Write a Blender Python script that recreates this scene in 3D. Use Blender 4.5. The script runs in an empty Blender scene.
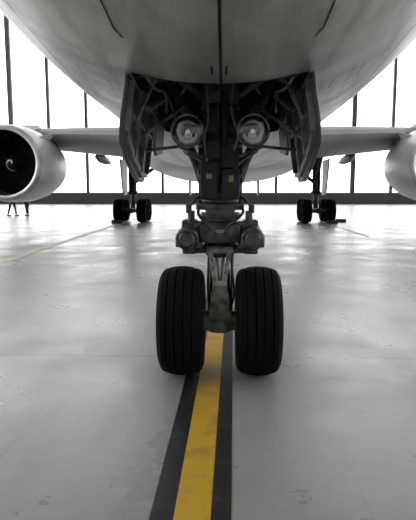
import bpy, bmesh, math, random
from mathutils import Vector, Matrix
random.seed(3)
S=bpy.context.scene
C=S.collection
try:
    S.view_settings.view_transform='Standard'
    S.view_settings.look='None'
    S.view_settings.exposure=0.0
except Exception as e: print(e)

# ---------------------------------------------------------------- materials
def mat(name,col,rough=.5,metal=0,var=0.0,scale=4,bump=0,spec=.5,coat=0,col2=None,detail=6,p0=.35,p1=.65):
    m=bpy.data.materials.new(name); m.use_nodes=True
    nt=m.node_tree; b=nt.nodes['Principled BSDF']
    b.inputs['Roughness'].default_value=rough; b.inputs['Metallic'].default_value=metal
    b.inputs['Specular IOR Level'].default_value=spec
    b.inputs['Coat Weight'].default_value=coat
    tc=nt.nodes.new('ShaderNodeTexCoord'); n=nt.nodes.new('ShaderNodeTexNoise')
    n.inputs['Scale'].default_value=scale; n.inputs['Detail'].default_value=detail
    nt.links.new(tc.outputs['Object'],n.inputs['Vector'])
    r=nt.nodes.new('ShaderNodeValToRGB')
    c2=col2 if col2 else tuple(c*(1-var) for c in col)
    r.color_ramp.elements[0].position=p0; r.color_ramp.elements[1].position=p1
    r.color_ramp.elements[0].color=(*c2,1); r.color_ramp.elements[1].color=(*col,1)
    nt.links.new(n.outputs['Fac'],r.inputs['Fac']); nt.links.new(r.outputs['Color'],b.inputs['Base Color'])
    if bump:
        bp=nt.nodes.new('ShaderNodeBump'); bp.inputs['Strength'].default_value=bump; bp.inputs['Distance'].default_value=.02
        nt.links.new(n.outputs['Fac'],bp.inputs['Height']); nt.links.new(bp.outputs['Normal'],b.inputs['Normal'])
    return m
M={}
M['tire']=mat('tire_rubber',(.005,.005,.0055),.9,var=.3,scale=20,spec=.10)
M['gear']=mat('gear_grey_paint',(.07,.072,.064),.42,scale=14,col2=(.018,.018,.016),p0=.38,p1=.56)
M['gearl']=mat('gear_light_paint',(.20,.20,.18),.4,scale=16,col2=(.06,.06,.053),p0=.36,p1=.56)
M['dark']=mat('dark_fitting',(.012,.012,.013),.55,var=.4,scale=12)
M['chrome']=mat('chrome_piston',(.7,.7,.7),.18,metal=1,var=.1)
M['hub']=mat('wheel_hub',(.2,.2,.2),.4,metal=.6,var=.3)
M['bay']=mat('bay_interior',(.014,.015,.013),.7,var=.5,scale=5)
M['door']=mat('gear_door_paint',(.07,.076,.078),.45,var=.45,scale=6)
M['doore']=mat('gear_door_edge',(.20,.20,.19),.5,var=.5,scale=9)
M['wing']=mat('wing_grey',(.27,.28,.28),.5,var=.2,scale=.8)
M['nac']=mat('nacelle_white',(.76,.76,.76),.36,var=.10,scale=1)
M['lip']=mat('inlet_lip_metal',(.64,.64,.65),.4,metal=.6,var=.1)
M['inlet']=mat('inlet_liner',(.022,.022,.025),.6,var=.2)
M['fan']=mat('fan_blade',(.010,.010,.012),.6,metal=.2,var=.2)
M['swirl']=mat('spinner_white',(.8,.8,.8),.4,var=.02)
M['seam']=mat('seam_black',(.01,.01,.01),.8,var=.1)
M['hose']=mat('hydraulic_hose',(.012,.012,.012),.5,var=.1)
M['pipe']=mat('pale_pipe',(.26,.26,.235),.4,var=.3,scale=20)
M['placard']=mat('placard_white',(.26,.25,.22),.5,var=.1)
M['red']=mat('red_tag',(.3,.03,.02),.5,var=.1)
M['lamp']=mat('lamp_reflector',(.8,.8,.78),.12,metal=1,var=.05)
M['steel']=mat('hangar_steel',(.02,.022,.025),.6,var=.3,scale=.5)
M['wall']=mat('wall_cladding',(.42,.42,.41),.8,var=.15,scale=.3)
M['ceil']=mat('ceiling_cladding',(.48,.48,.47),.9,var=.15,scale=.3)
M['yellow']=mat('yellow_line_paint',(.45,.265,.016),.42,scale=5,col2=(.27,.175,.045),p0=.30,p1=.50,detail=12)
M['black']=mat('black_line_paint',(.009,.009,.009),.5,scale=6,col2=(.04,.04,.037),p0=.30,p1=.42,detail=12,spec=.3)
M['pale']=mat('pale_line_paint',(.56,.51,.36),.5,scale=2.5,col2=(.40,.38,.31),p0=.35,p1=.6)
M['skin']=mat('skin',(.5,.32,.24),.6,var=.1)
M['hair']=mat('hair',(.03,.02,.015),.7,var=.2)
M['cloth']=mat('dark_overall',(.015,.018,.03),.8,var=.3)
M['shoe']=mat('shoe',(.01,.01,.01),.6,var=.2)
M['chock']=mat('chock_rubber',(.02,.02,.02),.7,var=.2)

g=bpy.data.materials.new('lamp_glass'); g.use_nodes=True
nt=g.node_tree; nt.nodes.clear()
o=nt.nodes.new('ShaderNodeOutputMaterial'); mx=nt.nodes.new('ShaderNodeMixShader'); t=nt.nodes.new('ShaderNodeBsdfTransparent'); gl=nt.nodes.new('ShaderNodeBsdfGlossy')
gl.inputs['Roughness'].default_value=.05; mx.inputs[0].default_value=.15
nt.links.new(t.outputs[0],mx.inputs[1]); nt.links.new(gl.outputs[0],mx.inputs[2]); nt.links.new(mx.outputs[0],o.inputs[0])
M['glass']=g
g2=g.copy(); g2.name='window_glazing'; 
for n in g2.node_tree.nodes:
    if n.type=='MIX_SHADER': n.inputs[0].default_value=.04
M['pane']=g2

def fuselage_mat():
    m=bpy.data.materials.new('fuselage_paint'); m.use_nodes=True; nt=m.node_tree; b=nt.nodes['Principled BSDF']
    tc=nt.nodes.new('ShaderNodeTexCoord'); L=nt.links
    sep=nt.nodes.new('ShaderNodeSeparateXYZ'); L.new(tc.outputs['Object'],sep.inputs[0])
    def noise(scale,sc,det,ro=.6):
        mp=nt.nodes.new('ShaderNodeMapping'); mp.inputs['Scale'].default_value=sc; L.new(tc.outputs['Object'],mp.inputs[0])
        n=nt.nodes.new('ShaderNodeTexNoise'); n.inputs['Scale'].default_value=scale; n.inputs['Detail'].default_value=det; n.inputs['Roughness'].default_value=ro; L.new(mp.outputs[0],n.inputs['Vector']); return n.outputs['Fac']
    def ramp(f,p0,c0,p1,c1):
        r=nt.nodes.new('ShaderNodeValToRGB'); r.color_ramp.elements[0].position=p0; r.color_ramp.elements[1].position=p1
        r.color_ramp.elements[0].color=(*c0,1); r.color_ramp.elements[1].color=(*c1,1); L.new(f,r.inputs['Fac']); return r.outputs['Color']
    def mul(a,bb,f=1.0):
        x=nt.nodes.new('ShaderNodeMix'); x.data_type='RGBA'; x.blend_type='MULTIPLY'; x.inputs['Factor'].default_value=f; L.new(a,x.inputs['A']); L.new(bb,x.inputs['B']); return x.outputs['Result']
    c=ramp(noise(.8,(1.6,.5,1.6),5,.5),.32,(.46,.46,.42),.62,(.56,.56,.52))
    c=mul(c,ramp(noise(1.0,(9,.6,9),5,.5),.36,(.66,.65,.60),.55,(1,1,1)),.75)
    c=mul(c,ramp(noise(1.8,(1,1,1),4,.55),.32,(.55,.53,.48),.42,(1,1,1)),.5)
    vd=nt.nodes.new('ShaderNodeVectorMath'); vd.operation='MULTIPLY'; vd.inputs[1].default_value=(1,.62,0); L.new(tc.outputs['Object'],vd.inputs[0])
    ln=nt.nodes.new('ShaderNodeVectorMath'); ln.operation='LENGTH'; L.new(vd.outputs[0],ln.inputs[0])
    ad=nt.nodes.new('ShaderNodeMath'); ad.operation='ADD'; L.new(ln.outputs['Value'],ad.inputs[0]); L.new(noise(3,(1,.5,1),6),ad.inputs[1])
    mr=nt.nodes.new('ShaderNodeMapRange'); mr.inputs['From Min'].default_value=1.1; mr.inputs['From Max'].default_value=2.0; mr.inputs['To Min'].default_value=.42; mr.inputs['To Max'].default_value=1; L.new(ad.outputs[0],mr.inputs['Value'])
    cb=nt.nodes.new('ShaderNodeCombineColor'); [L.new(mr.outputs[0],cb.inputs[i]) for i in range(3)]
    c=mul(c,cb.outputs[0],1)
    def joint(out,period,w):
        a=nt.nodes.new('ShaderNodeMath'); a.operation='PINGPONG'; a.inputs[1].default_value=period/2; L.new(out,a.inputs[0])
        cc=nt.nodes.new('ShaderNodeMath'); cc.operation='LESS_THAN'; cc.inputs[1].default_value=w; L.new(a.outputs[0],cc.inputs[0]); return cc.outputs[0]
    j=joint(sep.outputs['Y'],2.4,.010)
    mixc=nt.nodes.new('ShaderNodeMix'); mixc.data_type='RGBA'; mixc.inputs['B'].default_value=(.10,.10,.09,1)
    mf=nt.nodes.new('ShaderNodeMath'); mf.operation='MULTIPLY'; mf.inputs[1].default_value=.7; L.new(j,mf.inputs[0])
    L.new(mf.outputs[0],mixc.inputs['Factor']); L.new(c,mixc.inputs['A']); L.new(mixc.outputs['Result'],b.inputs['Base Color'])
    b.inputs['Roughness'].default_value=.36; b.inputs['Specular IOR Level'].default_value=.45
    n2=nt.nodes.new('ShaderNodeTexNoise'); n2.inputs['Scale'].default_value=1.6; n2.inputs['Detail'].default_value=1; L.new(tc.outputs['Object'],n2.inputs['Vector'])
    bp=nt.nodes.new('ShaderNodeBump'); bp.inputs['Strength'].default_value=.25; bp.inputs['Distance'].default_value=.12; L.new(n2.outputs['Fac'],bp.inputs['Height']); L.new(bp.outputs[0],b.inputs['Normal'])
    return m
M['fus']=fuselage_mat()

def floor_mat():
    m=bpy.data.materials.new('worn_concrete'); m.use_nodes=True; nt=m.node_tree; b=nt.nodes['Principled BSDF']; L=nt.links
    tc=nt.nodes.new('ShaderNodeTexCoord'); sep=nt.nodes.new('ShaderNodeSeparateXYZ'); L.new(tc.outputs['Object'],sep.inputs[0])
    def noise(s,d,ro=.6,sc=(1,1,1)):
        mp=nt.nodes.new('ShaderNodeMapping'); mp.inputs['Scale'].default_value=sc; L.new(tc.outputs['Object'],mp.inputs[0])
        n=nt.nodes.new('ShaderNodeTexNoise'); n.inputs['Scale'].default_value=s; n.inputs['Detail'].default_value=d; n.inputs['Roughness'].default_value=ro
        L.new(mp.outputs[0],n.inputs['Vector']); return n
    def ramp(f,p0,c0,p1,c1):
        r=nt.nodes.new('ShaderNodeValToRGB'); r.color_ramp.elements[0].position=p0; r.color_ramp.elements[1].position=p1
        r.color_ramp.elements[0].color=(*c0,1); r.color_ramp.elements[1].color=(*c1,1); L.new(f,r.inputs['Fac']); return r.outputs['Color']
    def mul(a,bb,f=1.0):
        x=nt.nodes.new('ShaderNodeMix'); x.data_type='RGBA'; x.blend_type='MULTIPLY'; x.inputs['Factor'].default_value=f; L.new(a,x.inputs['A']); L.new(bb,x.inputs['B']); return x.outputs['Result']
    c=ramp(noise(.35,8).outputs['Fac'],.3,(.215,.213,.203),.7,(.28,.28,.27))
    c=mul(c,ramp(noise(11,8,.7).outputs['Fac'],.3,(.86,.86,.86),.7,(1,1,1)))
    c=mul(c,ramp(noise(3.1,3,.5).outputs['Fac'],.25,(.35,.30,.25),.28,(1,1,1)),.75)
    c=mul(c,ramp(noise(1.1,8,.72,(1,.35,1)).outputs['Fac'],.30,(.76,.75,.72),.48,(1,1,1)),.85)
    c=mul(c,ramp(noise(2.0,6,.6,(3.0,.10,1)).outputs['Fac'],.29,(.68,.67,.66),.38,(1,1,1)),.6)
    c=mul(c,ramp(noise(14,2,.5).outputs['Fac'],.23,(.45,.42,.38),.27,(1,1,1)),.7)
    # pale plaster patches
    def joint(out,period,off,w):
        s=nt.nodes.new('ShaderNodeMath'); s.operation='ADD'; s.inputs[1].default_value=off; L.new(out,s.inputs[0])
        a=nt.nodes.new('ShaderNodeMath'); a.operation='PINGPONG'; a.inputs[1].default_value=period/2; L.new(s.outputs[0],a.inputs[0])
        cc=nt.nodes.new('ShaderNodeMath'); cc.operation='LESS_THAN'; cc.inputs[1].default_value=w; L.new(a.outputs[0],cc.inputs[0]); return cc.outputs[0]
    j1=joint(sep.outputs['Y'],5.6,-.45,.014)
    mm=nt.nodes.new('ShaderNodeMath'); mm.operation='MULTIPLY'; mm.inputs[1].default_value=.7; L.new(j1,mm.inputs[0])
    x=nt.nodes.new('ShaderNodeMix'); x.data_type='RGBA'; L.new(mm.outputs[0],x.inputs['Factor']); L.new(c,x.inputs['A']); x.inputs['B'].default_value=(.17,.12,.075,1)
    L.new(x.outputs['Result'],b.inputs['Base Color'])
    rr=nt.nodes.new('ShaderNodeMapRange'); rr.inputs['From Min'].default_value=.3; rr.inputs['From Max'].default_value=.7; rr.inputs['To Min'].default_value=.22; rr.inputs['To Max'].default_value=.44; L.new(noise(.8,8,.65).outputs['Fac'],rr.inputs['Value']); L.new(rr.outputs[0],b.inputs['Roughness'])
    b.inputs['Specular IOR Level'].default_value=.5
    nb=noise(1.6,3); bp=nt.nodes.new('ShaderNodeBump'); bp.inputs['Strength'].default_value=.12; bp.inputs['Distance'].default_value=.01; L.new(nb.outputs['Fac'],bp.inputs['Height']); L.new(bp.outputs[0],b.inputs['Normal'])
    return m
M['floor']=floor_mat()

# ---------------------------------------------------------------- mesh helpers
def empty(name,parent=None,loc=(0,0,0)):
    o=bpy.data.objects.new(name,None); C.objects.link(o); o.location=loc; o.parent=parent; o.empty_display_size=.2; return o
class Part:
    def __init__(s): s.bm=bmesh.new()
    def _v(s,pts): return [s.bm.verts.new(p) for p in pts]
    def box(s,c,size,rot=None,bev=0.0):
        m=Matrix.Translation(Vector(c))@(rot.to_4x4() if rot else Matrix.Identity(4))@Matrix.Diagonal((*size,1))
        r=bmesh.ops.create_cube(s.bm,size=1,matrix=m)
        if bev:
            vs=set(r['verts']); es=[e for e in s.bm.edges if e.verts[0] in vs and e.verts[1] in vs]
            bmesh.ops.bevel(s.bm,geom=es,offset=bev,segments=2,affect='EDGES',profile=.6)
        return s
    def lathe(s,prof,origin,axis,seg=32,cap0=False,cap1=False):
        a=Vector(axis).normalized(); q=a.to_track_quat('Z','Y'); rings=[]; O=Vector(origin)
        for (h,r) in prof:
            rings.append(s._v([O+q@Vector((r*math.cos(2*math.pi*i/seg),r*math.sin(2*math.pi*i/seg),h)) for i in range(seg)]))
        for k in range(len(rings)-1):
            A,B=rings[k],rings[k+1]
            for i in range(seg):
                j=(i+1)%seg; s.bm.faces.new((A[i],A[j],B[j],B[i]))
        if cap0: s.bm.faces.new(list(reversed(rings[0])))
        if cap1: s.bm.faces.new(rings[-1])
        return s
    def rod(s,p1,p2,r,r2=None,seg=20):
        p1=Vector(p1);p2=Vector(p2);d=p2-p1;L=d.length; r2=r if r2 is None else r2; c=min(r,r2)*.15
        return s.lathe([(0,r-c),(c,r),(L-c,r2),(L,r2-c)],p1,d,seg,True,True)
    def tube(s,pts,r,seg=8,sm=0):
        pts=[Vector(p) for p in pts]
        if sm:
            q=[]
            n=len(pts)
            for i in range(n-1):
                p0=pts[max(i-1,0)];p1=pts[i];p2=pts[i+1];p3=pts[min(i+2,n-1)]
                for k in range(sm):
                    t=k/sm; q.append(.5*((2*p1)+(p2-p0)*t+(2*p0-5*p1+4*p2-p3)*t*t+(3*p1-p0-3*p2+p3)*t**3))
            q.append(pts[-1]); pts=q
        for a,b in zip(pts[:-1],pts[1:]): s.rod(a,b,r,seg=seg)
        return s
    def prism(s,poly,thick,frame):
        O,u,v,n=[Vector(k) for k in frame]
        A=s._v([O+u*p[0]+v*p[1]-n*thick/2 for p in poly]); B=s._v([O+u*p[0]+v*p[1]+n*thick/2 for p in poly])
        s.bm.faces.new(list(reversed(A))); s.bm.faces.new(B)
        for i in range(len(poly)):
            j=(i+1)%len(poly); s.bm.faces.new((A[i],A[j],B[j],B[i]))
        return s
    def loft(s,rings,closed=True,cap=True):
        R=[s._v(r) for r in rings]; n=len(R[0])
        for k in range(len(R)-1):
            for i in range(n if closed else n-1):
                j=(i+1)%n; s.bm.faces.new((R[k][i],R[k][j],R[k+1][j],R[k+1][i]))
        if cap: s.bm.faces.new(list(reversed(R[0]))); s.bm.faces.new(R[-1])
        return s
    def done(s,name,m,parent=None,smooth=True,angle=35):
        bmesh.ops.recalc_face_normals(s.bm,faces=s.bm.faces)
        me=bpy.data.meshes.new(name); s.bm.to_mesh(me); s.bm.free()
        o=bpy.data.objects.new(name,me); C.objects.link(o); me.materials.append(M[m]); o.parent=parent
        if smooth:
            me.polygons.foreach_set('use_smooth',[True]*len(me.polygons)); me.set_sharp_from_angle(angle=math.radians(angle))
        return o

# ---------------------------------------------------------------- fuselage
plane=empty('airliner')
ST=[(-5.6,.03,3.87,3.93,3.9),(-5.4,.45,3.5,4.3,3.9),(-4.9,.9,3.15,4.75,4.0),(-4,1.4,2.85,5.35,4.15),(-3,1.8,2.62,6.2,4.3),(-2,2.09,2.45,6.8,4.45),(-1,2.30,2.33,7.2,4.6),
(0,2.42,2.24,7.4,4.7),(1,2.49,2.17,7.5,4.76),(2,2.515,2.13,7.52,4.8),(4,2.515,2.1,7.52,4.8),(27,2.515,2.1,7.52,4.8),(30,2.5,2.2,7.52,4.85),(34,2.3,2.75,7.5,5.1),(40,1.6,4.1,7.4,5.7),(46,.7,5.7,7.0,6.3),(48.5,.15,6.3,6.7,6.5)]
def st(y):
    if y<=ST[0][0]: return ST[0][1:]
    for k in range(len(ST)-1):
        if ST[k][0]<=y<=ST[k+1][0]:
            y0,y1=ST[k][0],ST[k+1][0]; t=(y-y0)/(y1-y0); out=[]
            for c in range(1,5):
                def slope(i):
                    a=max(i-1,0); b=min(i+1,len(ST)-1)
                    if 0<i<len(ST)-1:
                        s1=(ST[i][c]-ST[i-1][c])/(ST[i][0]-ST[i-1][0]); s2=(ST[i+1][c]-ST[i][c])/(ST[i+1][0]-ST[i][0])
                        return 0 if s1*s2<=0 else 2*s1*s2/(s1+s2)
                    return (ST[b][c]-ST[a][c])/(ST[b][0]-ST[a][0])
                h=y1-y0; m0,m1=slope(k)*h,slope(k+1)*h; p0,p1=ST[k][c],ST[k+1][c]
                out.append((2*t**3-3*t*t+1)*p0+(t**3-2*t*t+t)*m0+(-2*t**3+3*t*t)*p1+(t**3-t*t)*m1)
            return out
    return ST[-1][1:]
def ring(y,n=96):
    hw,zb,zt,zc=st(y); out=[]
    for i in range(n):
        a=2*math.pi*i/n; z=math.sin(a); out.append((hw*math.cos(a),y,zc+(z*(zt-zc) if z>0 else z*(zc-zb))))
    return out
def belly(x,y):
    hw,zb,zt,zc=st(y); return zc-(zc-zb)*math.sqrt(max(0,1-(x/hw)**2))
ys=[-5.6,-5.5,-5.4,-5.2]+[-5+.25*i for i in range(0,34)]+[3.5+1*i for i in range(0,46)]
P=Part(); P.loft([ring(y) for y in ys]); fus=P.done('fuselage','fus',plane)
fus.data.materials.append(M['bay'])
BX,BY0,BY1=.60,-.87,1.25
cut=Part(); cut.box((0,(BY0+BY1)/2,2.6),(2*BX,BY1-BY0,2.0)); co=cut.done('bay_cutter','bay',None,False)
md=fus.modifiers.new('bay','BOOLEAN'); md.object=co; md.operation='DIFFERENCE'; md.solver='EXACT'
bpy.context.view_layer.update()
dg=bpy.context.evaluated_depsgraph_get(); nm=bpy.data.meshes.new_from_object(fus.evaluated_get(dg))
fus.modifiers.clear(); fus.data=nm; nm.name='fuselage'
bpy.data.objects.remove(co,do_unlink=True)
while len(nm.materials)<2: nm.materials.append(M['bay'])
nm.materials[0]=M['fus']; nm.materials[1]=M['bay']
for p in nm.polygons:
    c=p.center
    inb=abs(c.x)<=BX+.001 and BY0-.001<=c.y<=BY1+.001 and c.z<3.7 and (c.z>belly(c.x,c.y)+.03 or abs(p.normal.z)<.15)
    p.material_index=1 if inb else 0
    p.use_smooth=not inb
nm.set_sharp_from_angle(angle=math.radians(35))

def seam(P,pts,w=.014):
    for (a,b) in zip(pts[:-1],pts[1:]):
        a=Vector((a[0],a[1],0));b=Vector((b[0],b[1],0)); d=(b-a).normalized(); n=Vector((-d.y,d.x,0))*w/2
        q=[a+n,b+n,b-n,a-n]
        P.bm.faces.new(P._v([(p.x,p.y,belly(p.x,p.y)-.004) for p in q]))
P=Part()
L=lambda x0,y0,x1,y1,n=14:[(x0+(x1-x0)*i/n,y0+(y1-y0)*i/n) for i in range(n+1)]
seam(P,L(.01,-4.2,.01,BY0,30),.018)
for sx in(-1,1):
    seam(P,L(sx*.56,-2.6,sx*.56,-1.62),.009)
    seam(P,L(sx*.56,-1.62,sx*.53,-1.52,4),.012)
    seam(P,L(sx*.045,-1.25,sx*.045,-1.08,4),.014)
    seam(P,L(sx*.60,BY0-.02,sx*.02,BY0-.02,6),.018)
for sx in(-1,1):
    seam(P,L(sx*1.3,-3,sx*1.35,6,50),.006)
    seam(P,L(sx*1.9,-1.5,sx*1.9,8,50),.006)
    for (xx,yy,a,b) in((.85,-.5,.22,.3),(1.0,.9,.3,.2),(.85,2.2,.4,.5),(1.55,1.5,.3,.3)):
        seam(P,L(sx*xx,yy,sx*xx,yy+b,4),.005); seam(P,L(sx*(xx+a),yy,sx*(xx+a),yy+b,4),.005); seam(P,L(sx*xx,yy,sx*(xx+a),yy,4),.005); seam(P,L(sx*xx,yy+b,sx*(xx+a),yy+b,4),.005)
P.done('belly_seams','seam',plane,False)

rs=[]
for i in range(33):
    t=i/32; y=9.5+19*t; s=math.sin(math.pi*t)**.45 if 0<t<1 else 0
    hw=2.0+1.05*s; zb=2.15-.22*s; zt=3.4+.5*s; r=[]
    for k in range(48):
        a=2*math.pi*k/48; ca,sa=math.cos(a),math.sin(a); e=.75
        zc=3.1
        r.append((hw*abs(ca)**e*(1 if ca>0 else -1),y,zc+(abs(sa)**e)*((zt-zc) if sa>0 else -(zc-zb))))
    rs.append(r)
P=Part(); P.loft(rs); P.done('belly_fairing','nac',plane)

# ---------------------------------------------------------------- wings and tail
def airfoil(n=14):
    up=[];lo=[]
    for i in range(n+1):
        x=(1-math.cos(math.pi*i/n))/2
        t=5*(.2969*math.sqrt(x)-.126*x-.3516*x*x+.2843*x**3-.1036*x**4); up.append((x,t)); lo.append((x,-t))
    return list(reversed(up))+lo[1:-1]
AF=airfoil()
def wing_ring(x,yle,ch,z,tc,inc=.03): return [(x,yle+ch*a,z+ch*tc*b+ch*inc*(.4-a)) for a,b in AF]
for sx,nm_ in((-1,'wing_left'),(1,'wing_right')):
    secs=[(1.0,13.6,11.5,3.25,.12),(2.5,14.6,10.1,3.35,.12),(5.0,16.2,8.6,3.6,.115),(7.9,18.1,7.2,3.85,.11),(15,22.9,4.9,4.7,.10),(23.6,28.9,2.3,5.7,.09),(23.9,29.5,1.4,5.72,.05)]
    P=Part(); P.loft([wing_ring(sx*a,b,c,d,e) for a,b,c,d,e in secs]); P.done(nm_,'wing',plane)
    P=Part()
    for xx,yy,zz in((4.2,23.2,3.0),(6.4,23.6,3.3),(11,24.6,3.75),(15.5,26.4,4.25)):
        P.lathe([(0,.02),(.4,.16),(1.2,.24),(2.4,.2),(3.6,.03)],(sx*xx,yy-1,zz),(0,1,-.06),16,True,True)
    P.done('flap_track_fairings','wing',plane)
    P=Part(); P.loft([wing_ring(sx*a,b,c,d,e,0) for a,b,c,d,e in((.3,40.5,5.5,6.1,.1),(9.3,47,2,7.0,.09))]); P.done('tailplane','wing',plane)
P=Part(); P.loft([[(ch*.1*b,yle+ch*a,z) for a,b in AF] for yle,ch,z in((36,9,7.0),(38.5,7,7.9),(45,2.9,15.8))]); P.done('tail_fin','nac',plane)

# ---------------------------------------------------------------- engines
def engine(sx):
    e=empty('engine',plane,(sx*8.12,15.3,2.6))
    ax=(0,1,0)
    P=Part(); P.lathe([(.02,1.20),(.0,1.24),(-.01,1.28),(.02,1.33),(.10,1.37),(.2,1.395)],(0,0,0),ax,72); P.done('inlet_lip','lip',e)
    P=Part(); P.lathe([(.2,1.395),(.6,1.45),(1.3,1.48),(2.2,1.46),(3.2,1.36),(4.1,1.18),(4.15,1.14),(4.1,1.10)],(0,0,0),ax,72); P.done('cowling','nac',e)
    P=Part(); P.lathe([(.02,1.20),(.3,1.14),(.7,1.13),(1.25,1.17)],(0,0,0),ax,72); P.done('inlet_duct','inlet',e)
    P=Part(); P.lathe([(1.3,1.17),(1.3,.0001)],(0,0,0),ax,48); 
    for k in range(38):
        a=2*math.pi*k/38; ca,sa=math.cos(a),math.sin(a)
        u=Vector((ca,0,sa)); w=Vector((-sa,0,ca)); f=Vector((0,1,0))
        r0,r1=.32,1.15
        vs=[u*r0+w*-.04+f*.95,u*r1+w*-.10+f*1.05,u*r1+w*.06+f*1.22,u*r0+w*.03+f*1.25]
        P.bm.faces.new(P._v(vs))
    P.done('fan','fan',e,False)
    P=Part(); P.lathe([(.62,.001),(.66,.07),(.78,.19),(.95,.29),(1.2,.35)],(0,0,0),ax,40); P.done('spinner','fan',e)
    P=Part()
    def cone(r): 
        pts=[(.001,.62),(.07,.66),(.19,.78),(.29,.95),(.35,1.2)]
        for (a,ya),(b,yb) in zip(pts[:-1],pts[1:]):
            if r<=b: return ya+(yb-ya)*(r-a)/(b-a)
        return 1.2
    A=[];B=[]
    for i in range(29):
        t=i/28; a=t*5.0; rr=.05+.22*t; w=.075*math.sin(math.pi*min(1,t*.9+.1))+.01
        for lst,r in((A,rr-w/2),(B,rr+w/2)):
            r=max(r,.002); lst.append(Vector((r*math.cos(a),cone(r)-.012,r*math.sin(a))))
    P.loft([A,B],closed=False,cap=False); P.done('spinner_swirl','swirl',e,False)
    P=Part(); P.lathe([(2.5,.9),(4.0,.86),(4.9,.66),(5.5,.5),(5.45,.46),(4.6,.5)],(0,0,0),ax,40); P.lathe([(4.6,.4),(5.5,.3),(6.2,.02)],(0,0,0),ax,32); P.done('core_nozzle','lip',e)
    P=Part(); P.prism([(1.0,1.35),(2.2,1.62),(3.4,1.75),(6.2,1.35),(6.4,.9),(4.9,.55),(2.5,.8)],.34,((0,0,0),(0,1,0),(0,0,1),(1,0,0))); P.done('pylon','nac',e)
    P=Part(); P.prism([(.9,0),(1.7,.32),(2.1,.30),(2.3,0)],.03,((-sx*1.02,.0,1.0),(0,1,0),(-sx*.7,0,.7),(.7,0,sx*.7))); P.done('nacelle_strake','nac',e)
for sx in(-1,1): engine(sx)

# ---------------------------------------------------------------- wheels
def tire_profile(w,R,rr):
    hw=w/2
    side=[(-.50,rr),(-.80,rr+.03),(-.95,rr+(R-rr)*.32),(-1.0,rr+(R-rr)*.50),(-.98,rr+(R-rr)*.66),(-.90,rr+(R-rr)*.80),(-.78,rr+(R-rr)*.89)]
    pr=[(a*hw,r) for a,r in side]
    def crown(u): return R-(R-rr)*.10*(abs(u)/.72)**2.2
    gs=[-.54,-.18,.18,.54]; gw=.03; gd=.011
    pr.append((-.68*hw,crown(.68)))
    for gx in gs:
        pr+= [((gx-gw)*hw,crown(gx-gw)),((gx-gw*.7)*hw,crown(gx)-gd),((gx+gw*.7)*hw,crown(gx)-gd),((gx+gw)*hw,crown(gx+gw))]
        if gx<.5: pr.append(((gx+.18)*hw,crown(gx+.18)))
    pr.append((.68*hw,crown(.68)))
    pr+=[(-a*hw,r) for a,r in reversed(side)]
    return pr
def wheel(parent,x,y,z,R,w,side,tag):
    rr=R*.47
    P=Part(); P.lathe(tire_profile(w,R,rr),(x,y,z),(1,0,0),88); P.done('tire_'+tag,'tire',parent,angle=28)
    P=Part(); s=side; hw=w/2
    pr=[(-.5*hw,rr+.002),(-.62*hw,rr+.012),(-.60*hw,rr-.02),(-.3*hw,rr-.04),(-.15*hw,rr*.62),(-.3*hw,rr*.35),(-.45*hw,rr*.28),(-.45*hw,.001)]
    P.lathe(pr,(x,y,z),(1,0,0),48); P.lathe([(-a,r) for a,r in pr],(x,y,z),(1,0,0),48)
    for k in range(10):
        a=2*math.pi*k/10; P.rod((x+s*.12*hw,y+rr*.72*math.cos(a),z+rr*.72*math.sin(a)),(x+s*.3*hw,y+rr*.72*math.cos(a),z+rr*.72*math.sin(a)),.012,seg=8)
    P.done('hub_'+tag,'hub',parent)

# ---------------------------------------------------------------- nose gear
ng=empty('nose_landing_gear',plane)
R=.475; WX=.328
for sx,t in((-1,'left'),(1,'right')): wheel(ng,sx*WX,0,R,R,.385,sx,t)
P=Part(); P.rod((-.33,0,R),(.33,0,R),.055); P.rod((-.155,0,R),(.155,0,R),.085,seg=28)
P.box((0,-.06,R+.0),(.30,.14,.13),bev=.02)
P.rod((0,0,R-.09),(0,0,R+.13),.12,.10,28)
P.box((0,-.13,R-.02),(.12,.06,.10),bev=.015)
P.done('axle_housing','gearl',ng)
P=Part(); P.rod((0,0,R+.05),(0,0,1.16),.088,seg=36); P.done('chrome_piston','chrome',ng)
P=Part()
for sx in(-1,1):
    P.prism([(-.02,0),(.03,0),(.022,.30),(-.022,.30)],.04,((sx*.075,-.13,R+.07),(0,-1,0),(-sx*.12,-.25,.95),(1,0,0)))
    P.prism([(-.02,0),(.022,0),(.03,.30),(-.03,.30)],.04,((sx*.035,-.20,R+.35),(0,-1,0),(sx*.16,.25,.95),(1,0,0)))
P.rod((-.06,-.205,R+.355),(.06,-.205,R+.355),.03); P.rod((-.10,-.13,R+.07),(.10,-.13,R+.07),.03); P.rod((-.115,-.13,R+.63),(.115,-.13,R+.63),.03)
P.prism([(-.05,0),(.05,0),(.035,.26),(-.035,.26)],.02,((0,-.155,R+.09),(1,0,0),(0,-.2,.95),(0,1,0)))
P.done('torque_links','gearl',ng)
P=Part(); 
P.tube([(-.085,-.09,R+.1),(-.10,-.10,.8),(-.09,-.12,1.1)],.013,sm=4); P.tube([(.095,-.06,R+.1),(.10,-.08,.85),(.11,-.08,1.2)],.011,sm=4)
P.tube([(.06,-.1,R+.1),(.12,-.16,.72),(.10,-.12,1.0),(.08,-.16,1.3)],.009,sm=4)
P.tube([(-.16,-.12,1.5),(-.18,-.2,1.42),(-.12,-.22,1.34),(-.08,-.2,1.28)],.012,sm=4); P.tube([(.16,-.12,1.5),(.19,-.2,1.43),(.12,-.22,1.36),(.05,-.2,1.29)],.012,sm=4)
P.done('brake_hoses','hose',ng)
P=Part()
P.rod((0,0,1.04),(0,0,1.16),.125,.15,36)
P.rod((0,0,1.16),(0,0,1.36),.165,seg=36)
P.rod((0,0,1.36),(0,0,1.42),.19,seg=36)
P.box((0,-.08,1.25),(.34,.22,.15),bev=.025)
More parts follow.
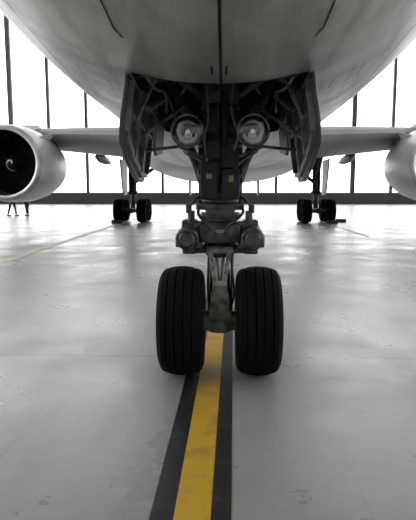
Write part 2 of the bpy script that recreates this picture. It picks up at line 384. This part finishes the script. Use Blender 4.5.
P.box((0,-.03,1.47),(.40,.26,.05),bev=.012)
P.box((0,-.12,1.40),(.24,.10,.10),bev=.02)
P.box((0,0,1.10),(.46,.12,.06),bev=.02)
P.done('steering_collar','gear',ng)
for sx in(-1,1):
    P=Part()
    P.rod((sx*.27,-.24,1.21),(sx*.27,.22,1.24),.095,seg=28)
    P.rod((sx*.27,-.285,1.21),(sx*.27,-.23,1.21),.065,seg=20)
    P.rod((sx*.20,-.10,1.12),(sx*.20,-.10,1.35),.055,seg=20)
    P.box((sx*.255,-.05,1.32),(.13,.2,.08),bev=.02)
    P.box((sx*.335,-.12,1.19),(.07,.16,.11),bev=.018)
    P.rod((sx*.24,-.14,1.33),(sx*.24,-.14,1.44),.03,seg=14)
    P.box((sx*.26,-.06,1.10),(.12,.12,.06),bev=.02)
    P.done('steering_actuator_'+('left' if sx<0 else 'right'),'gear',ng)
P=Part()
for sx in(-1,1):
    P.rod((sx*.26,-.15,1.42),(sx*.26,-.15,1.49),.025,seg=10); P.rod((sx*.21,-.18,1.22),(sx*.21,-.26,1.22),.03,seg=12)
    P.tube([(sx*.24,-.15,1.49),(sx*.2,-.18,1.54),(sx*.14,-.16,1.62),(sx*.13,-.16,2.2)],.011,sm=3)
for i in range(4): P.rod((-.12+.08*i,-.19,1.25),(-.12+.08*i,-.21,1.25),.016,seg=8)
P.done('hydraulic_lines','hose',ng)
P=Part()
P.rod((0,0,1.42),(0,0,2.85),.135,seg=36)
for z in(1.52,1.72,1.98,2.28,2.5): P.rod((0,0,z-.03),(0,0,z+.03),.16,seg=36)
P.rod((-.58,0,2.72),(.58,0,2.72),.075,seg=24)
P.box((0,-.02,2.42),(.30,.25,.22),bev=.03)
P.done('shock_strut_cylinder','gear',ng)
P=Part()
P.box((-.09,-.16,1.70),(.14,.10,.28),bev=.015); P.box((.085,-.165,1.66),(.15,.10,.24),bev=.015); P.box((.08,-.17,1.86),(.14,.08,.14),bev=.01)
P.box((-.06,-.17,1.93),(.12,.08,.14),bev=.01); P.box((0,-.15,1.56),(.32,.10,.06),bev=.01)
P.box((0,.10,1.78),(.38,.06,.58),bev=.01)
P.rod((-.02,-.17,1.55),(-.02,-.17,2.3),.018,seg=10); P.rod((.03,-.18,1.95),(.03,-.18,2.4),.03,seg=12)
P.box((0,-.15,2.10),(.60,.05,.06),bev=.01); P.box((0,-.15,2.0),(.44,.04,.05),bev=.01)
P.done('strut_control_boxes','dark',ng)
P=Part()
P.tube([(-.10,-.2,1.84),(-.13,-.2,2.0),(-.10,-.17,2.2),(-.12,-.15,2.5)],.008,sm=4)
P.tube([(.11,-.2,1.93),(.14,-.2,2.05),(.09,-.18,2.25),(.11,-.15,2.5)],.008,sm=4)
P.tube([(-.14,-.1,1.55),(-.22,-.05,1.8),(-.30,.05,2.0),(-.45,.1,2.4)],.009,sm=4)
P.tube([(.14,-.1,1.55),(.21,-.05,1.75),(.32,.05,2.05),(.48,.1,2.4)],.009,sm=4)
P.tube([(-.25,-.12,2.0),(-.30,-.1,1.92),(-.18,-.12,1.86),(-.1,-.2,1.8)],.008,sm=4); P.tube([(.25,-.12,2.0),(.31,-.1,1.93),(.2,-.12,1.86),(.12,-.2,1.78)],.008,sm=4)
for sx in(-1,1):
    P.tube([(sx*.55,BY0+.1,2.45),(sx*.5,-.4,2.38),(sx*.47,.1,2.42),(sx*.54,.8,2.36)],.012,sm=4)
    P.tube([(sx*.2,BY0+.12,2.5),(sx*.22,-.5,2.58),(sx*.3,-.1,2.5),(sx*.25,.5,2.6)],.010,sm=4)
    for z in(1.72,1.98): P.rod((sx*.155,-.03,z),(sx*.18,-.03,z),.02,seg=10)
P.done('pale_pipes','pipe',ng)
P=Part(); P.box((-.09,-.2115,1.72),(.045,.004,.04)); P.box((.09,-.2165,1.70),(.04,.004,.05)); P.box((0,-.1915,1.27),(.07,.004,.03)); P.done('placards','placard',ng,False)
P=Part(); P.box((.03,-.212,1.60),(.012,.004,.07)); P.done('red_tag','red',ng,False)
P=Part()
for sx in(-1,1):
    P.rod((sx*.10,.05,1.62),(sx*.34,.55,2.10),.045,seg=16)
    P.rod((sx*.34,.55,2.10),(sx*.52,1.0,2.5),.05,seg=16)
    P.rod((sx*.14,.0,2.0),(sx*.50,.1,2.62),.035,seg=14)
    P.rod((sx*.15,-.05,2.38),(sx*.56,-.3,2.62),.028,seg=12)
P.rod((-.36,.55,2.1),(.36,.55,2.1),.045,seg=16)
P.rod((0,.06,1.75),(0,.9,2.6),.06,seg=18)
P.done('drag_braces','gear',ng)
for sx in(-1,1):
    t='left' if sx<0 else 'right'; c=Vector((sx*.262,-.22,2.075)); ax=Vector((0,-1,-.03))
    P=Part(); P.lathe([(-.13,.03),(-.12,.07),(-.05,.115),(.0,.130),(.035,.135),(.04,.128),(.03,.118)],c,ax,40,cap0=True); P.done('landing_light_housing_'+t,'gearl',ng)
    P=Part(); P.lathe([(-.075,.012),(-.07,.045),(-.045,.085),(.0,.110),(.03,.118)],c,ax,40,cap0=True)
    P.rod(c+Vector((0,.07,0)),c+Vector((0,.02,0)),.022,seg=12); P.done('landing_light_reflector_'+t,'lamp',ng)
    P=Part(); P.lathe([(.031,.118),(.040,.08),(.045,.04),(.046,.001)],c,ax,40); P.done('landing_light_lens_'+t,'glass',ng)
    P=Part(); P.box((sx*.18,-.1,2.08),(.10,.12,.10),bev=.012); P.rod((sx*.26,-.08,2.09),(sx*.1,-.02,2.30),.02,seg=10); P.done('landing_light_bracket_'+t,'dark',ng)
for sx in(-1,1):
    t='left' if sx<0 else 'right'
    poly=[(-.84,0.06),(-.86,-.26),(-.80,-.42),(-.40,-.56),(.10,-.68),(.42,-.68),(.48,-.5),(.48,.10)]
    sp=-sx*.14
    P=Part(); P.prism(poly,.035,((sx*.635,0,2.36),(0,1,0),(sp,0,1),(1,0,0))); o=P.done('gear_door_'+t,'door',ng)
    b=o.modifiers.new('bev','BEVEL'); b.width=.01; b.segments=2
    P=Part()
    fr2=((sx*.605,0,2.36),(0,1,0),(sp,0,1),(1,0,0))
    P.prism([(-.82,-.24),(-.78,-.38),(-.40,-.52),(.10,-.64),(.40,-.64),(.40,-.60),(.11,-.60),(-.38,-.48),(-.75,-.35),(-.79,-.23)],.03,fr2)
    for yy in(-.80,-.4,0,.4):
        bot=-.34 if yy<-.7 else (-.50 if yy<-.3 else -.6)
        P.prism([(yy-.02,bot),(yy+.02,bot),(yy+.02,.0),(yy-.02,.0)],.05,fr2)
    P.prism([(-.8,-.22),(.43,-.30),(.43,-.27),(-.8,-.19)],.03,fr2)
    P.done('gear_door_frame_'+t,'doore',ng,False)
    P=Part()
    P.rod((sx*.66,-.3,2.0),(sx*.30,-.02,2.30),.014,seg=10); P.rod((sx*.62,-.55,2.12),(sx*.44,-.45,2.55),.018,seg=10)
    P.rod((sx*.66,.15,1.95),(sx*.36,.1,1.98),.014,seg=10); P.rod((sx*.36,.1,1.98),(sx*.13,.02,1.88),.014,seg=10)
    P.rod((sx*.58,-.2,2.25),(sx*.50,.4,2.45),.03,seg=12)
    P.done('door_link_rods_'+t,'gearl',ng)
    P=Part(); P.prism([(.55,.1),(.55,-.28),(.7,-.36),(1.2,-.30),(1.25,.1)],.03,((sx*.62,0,2.3),(0,1,0),(-sx*.05,0,1),(1,0,0))); P.done('aft_gear_door_'+t,'door',ng)
P=Part()
for i in range(5):
    y=BY0+.15+i*.42
    for sx in(-1,1): P.box((sx*(BX-.04),y,2.85),(.07,.04,.9))
    P.box((0,y,3.5),(1.15,.04,.12))
for sx in(-1,1):
    P.rod((sx*.45,BY0+.05,2.62),(sx*.45,BY1-.05,2.62),.02,seg=8); P.rod((sx*.38,BY0+.05,2.9),(sx*.38,BY1-.05,2.9),.03,seg=8)
    P.rod((sx*.5,-.7,2.45),(sx*.5,-.2,2.5),.05,seg=14)
    P.tube([(sx*.5,-.6,2.7),(sx*.3,-.5,2.45),(sx*.25,-.1,2.5),(sx*.4,.3,2.4)],.016,sm=4)
P.done('bay_ribs','gear',ng,False)

# ---------------------------------------------------------------- main gear
def main_gear(sx):
    g=empty('main_landing_gear',plane,(sx*4.6,22.7,0)); R=.585
    n=0
    for yy in(-.71,.71):
        for xx in(-.57,.57):
            n+=1; wheel(g,xx,yy,R,R,.46,1 if xx>0 else -1,str(n))
    P=Part(); P.rod((0,-.8,R),(0,.8,R),.13,seg=20)
    for yy in(-.71,.71): P.rod((-.55,yy,R),(.55,yy,R),.09)
    P.rod((0,0,R),(0,0,1.5),.12,seg=24); P.rod((0,0,1.4),(0,0,3.6),.2,seg=24); P.rod((0,0,1.38),(0,0,1.55),.26,seg=24)
    P.rod((0,0,1.9),(-sx*1.5,.1,3.0),.09,seg=14); P.rod((0,0,2.6),(-sx*1.6,.1,3.1),.07,seg=14)
    P.rod((0,0,2.0),(0,-1.4,3.3),.09,seg=14)
    P.prism([(-.08,0),(.08,0),(.05,.5),(-.05,.5)],.06,((0,.2,R+.15),(1,0,0),(0,.4,.9),(0,1,0)))
    P.prism([(-.05,0),(.05,0),(.1,.5),(-.1,.5)],.06,((0,.4,R+.6),(1,0,0),(0,-.4,.9),(0,1,0)))
    P.done('strut_and_bogie','gear',g)
    P=Part(); P.prism([(-.55,1.35),(.55,1.35),(.85,3.1),(-.85,3.1)],.05,((sx*.34,0,0),(0,1,0),(sx*.04,0,1),(1,0,0)))
    P.done('strut_door','door',g,False)
    P=Part(); P.prism([(-.9,0),(.9,0),(.9,-.9),(-.7,-1.0)],.05,((-sx*2.9,0,2.3),(0,1,0),(sx*.0,0,1),(1,0,0))); P.done('body_gear_door','door',g,False)
for sx in(-1,1): main_gear(sx)

# ---------------------------------------------------------------- hangar
X0,X1,Y0,Y1,H=-38,38,-30,57.5,27
P=Part(); P.box((0,(Y0+Y1)/2,-.1),(X1-X0+1,Y1-Y0+1,.2)); P.done('floor','floor',None,False)
P=Part(); P.box((0,(Y0+Y1)/2,H+.15),(X1-X0+1,Y1-Y0+1,.3)); 
for i in range(12):
    y=Y0+4+i*7.2
    P.box((0,y,H-.3),(X1-X0,.3,.6)); 
P.done('ceiling','ceil',None,False)
def frame_wall(name,along,a0,a1,pos,band,spacing,off,cw,girt=None):
    def B(P,a,z,sa,sz,th):
        c=(a,pos,z) if along=='x' else (pos,a,z); s=(sa,th,sz) if along=='x' else (th,sa,sz); P.box(c,s)
    P=Part(); B(P,(a0+a1)/2,band/2,a1-a0,band,.35)
    a=a0+off; k=0
    while a<=a1:
        B(P,a,H/2,cw if k%3 else cw*1.6,H,.4); a+=spacing; k+=1
    B(P,(a0+a1)/2,H-.3,a1-a0,.6,.25)
    if girt: B(P,(a0+a1)/2,girt,a1-a0,.16,.2)
    P.done(name,'steel',None,False)
frame_wall('wall_back','x',X0,X1,Y1,1.3,4.3,.85,.30)
frame_wall('wall_left','y',Y0,Y1,X0,4,7.2,0,.5,13)
frame_wall('wall_right','y',Y0,Y1,X1,4,7.2,0,.5,13)
P=Part(); P.box((0,Y1+.05,(1.3+H)/2),(X1-X0,.02,H-1.3)); P.done('window_1','pane',None,False)
P=Part(); P.box((X0-.05,(Y0+Y1)/2,(4+H)/2),(.02,Y1-Y0,H-4)); P.done('unseen_light_window_left','pane',None,False)  # unseen side glazing, added for the light it lets in
P=Part(); P.box((X1+.05,(Y0+Y1)/2,(4+H)/2),(.02,Y1-Y0,H-4)); P.done('unseen_light_window_right','pane',None,False)  # matching unseen pane on the right, added for lighting
P=Part(); P.box((0,Y0,H/2),(X1-X0,.3,H)); P.done('unseen_front_wall','wall',None,False)  # unseen wall behind the camera, added to dim light from the front

gl_=empty('floor_guide_line')
gl_.location=(-.082,0,0); gl_.rotation_euler=(0,0,math.radians(-.95))
def strip(name,m,x0,x1,y0,y1,parent,z=.003):
    P=Part(); P.box(((x0+x1)/2,(y0+y1)/2,z/2),(x1-x0,y1-y0,z)); return P.done(name,m,parent,False)
strip('yellow_stripe','yellow',-.092,.092,-28,50,gl_)
strip('black_border_left','black',-.21,-.092,-28,50,gl_); strip('black_border_right','black',.092,.195,-28,50,gl_)
strip('floor_lane_line','pale',-5.12,-4.85,2,50,None)
strip('floor_lane_line.001','pale',4.9,5.1,14,50,None)

def chock(x,y):
    P=Part(); P.prism([(-.14,0),(.14,0),(.04,.17),(-.04,.17)],.5,((x,y,0),(0,1,0),(0,0,1),(1,0,0))); P.done('wheel_chock','chock',None,False)
chock(4.6+.57,22.7-.71-.62); chock(-4.6-.57,22.7-.71-.62); chock(5.85,22.6)

# ---------------------------------------------------------------- people
def person(loc,rotz,stride):
    root=empty('person',None,loc); root.rotation_euler=(0,0,rotz)
    V=[];E=[];Rr=[]
    def add(p,r,par=None):
        V.append(p);Rr.append(r)
        if par is not None: E.append((par,len(V)-1))
        return len(V)-1
    pel=add((0,0,.98),(.16,.12)); sp=add((0,.01,1.15),(.145,.10),pel); ch=add((0,0,1.34),(.17,.115),sp); nk=add((0,0,1.47),(.075,.07),ch); 
    neck=add((0,-.01,1.54),(.055,.055),nk)
    ends={}
    for s in(-1,1):
        hip=add((s*.10,0,.92),(.10,.105),pel); kn=add((s*.11,-s*stride*.12-.03,.50),(.062,.065),hip); an=add((s*.12,-s*stride*.22+.02,.09),(.045,.05),kn)
        sh=add((s*.19,0,1.42),(.062,.065),ch); el=add((s*.26,.03,1.14),(.045,.045),sh); wr=add((s*.27,-.06,.90),(.03,.026),el)
        ends[s]=((s*.27,-.06,.90),(s*.12,-s*stride*.22+.02,0))
    me=bpy.data.meshes.new('body'); me.from_pydata(V,E,[]); o=bpy.data.objects.new('body',me); C.objects.link(o); o.parent=root
    bm=bmesh.new(); bm.from_mesh(me); lay=bm.verts.layers.skin.verify()
    for v,r in zip(bm.verts,Rr): v[lay].radius=r; v[lay].use_root=False
    bm.verts.ensure_lookup_table(); bm.verts[0][lay].use_root=True; bm.to_mesh(me); bm.free()
    o.modifiers.new('skin','SKIN').use_smooth_shade=True; o.modifiers.new('ss','SUBSURF').levels=1; me.materials.append(M['cloth'])
    P=Part()
    P.lathe([(0,.045),(.03,.065),(.07,.078),(.12,.082),(.17,.078),(.21,.055),(.235,.01)],(0,-.01,1.55),(0,0,1),20,True,True)
    P.prism([(-.012,0),(.012,0),(0,.05)],.03,((0,-.095,1.63),(1,0,0),(0,.1,1),(0,1,0)))
    for s in(-1,1): P.lathe([(0,.025),(.012,.02)],(s*.08,0,1.665),(s,0,0),10,True,True)
    P.rod((0,-.01,1.48),(0,-.01,1.58),.05); P.done('head','skin',root)
    P=Part(); P.lathe([(0,.086),(.05,.088),(.09,.075),(.125,.03),(.13,.005)],(0,.006,1.67),(0,.1,1),20,True,True); P.done('hair','hair',root)
    P=Part()
    for s in(-1,1): P.rod((s*.03,-.094,1.67),(s*.03,-.086,1.67),.01,seg=8)
    P.box((0,-.088,1.605),(.045,.008,.008)); P.done('eyes_and_mouth','hair',root)
    for s in(-1,1):
        P=Part(); w=Vector(ends[s][0]); P.box(w+Vector((0,-.01,-.05)),(.03,.075,.09),bev=.01)
        for k,l in enumerate((.065,.075,.07,.055)):
            b=w+Vector((0,-.04+.02*k,-.09)); P.tube([b,b+Vector((-s*.005,0,-l*.5)),b+Vector((-s*.025,0,-l))],.009,6)
        P.tube([w+Vector((0,-.045,-.03)),w+Vector((-s*.01,-.075,-.06)),w+Vector((-s*.02,-.075,-.085))],.010,6); P.done('hand_'+('l' if s<0 else 'r'),'skin',root)
        f=Vector(ends[s][1]); P=Part(); P.box(f+Vector((0,-.06,.04)),(.09,.27,.08),bev=.02); P.done('shoe_'+('l' if s<0 else 'r'),'shoe',root)
person((-13.1,28.5,0),1.2,1.0); person((-12.3,28.9,0),-.4,.4)

# ---------------------------------------------------------------- world + camera
w=bpy.data.worlds.new('overcast'); S.world=w; w.use_nodes=True; bg=w.node_tree.nodes['Background']
bg.inputs[0].default_value=(.985,.99,1.0,1); bg.inputs[1].default_value=4.3
cd=bpy.data.cameras.new('camera'); cam=bpy.data.objects.new('camera',cd); C.objects.link(cam); S.camera=cam
cd.sensor_fit='VERTICAL'; cd.sensor_height=24; cd.lens=540/520*24
cam.location=(.038,-4.64,1.61); cam.rotation_euler=(math.radians(90-7.4),0,math.radians(1.76))
cd.clip_end=500
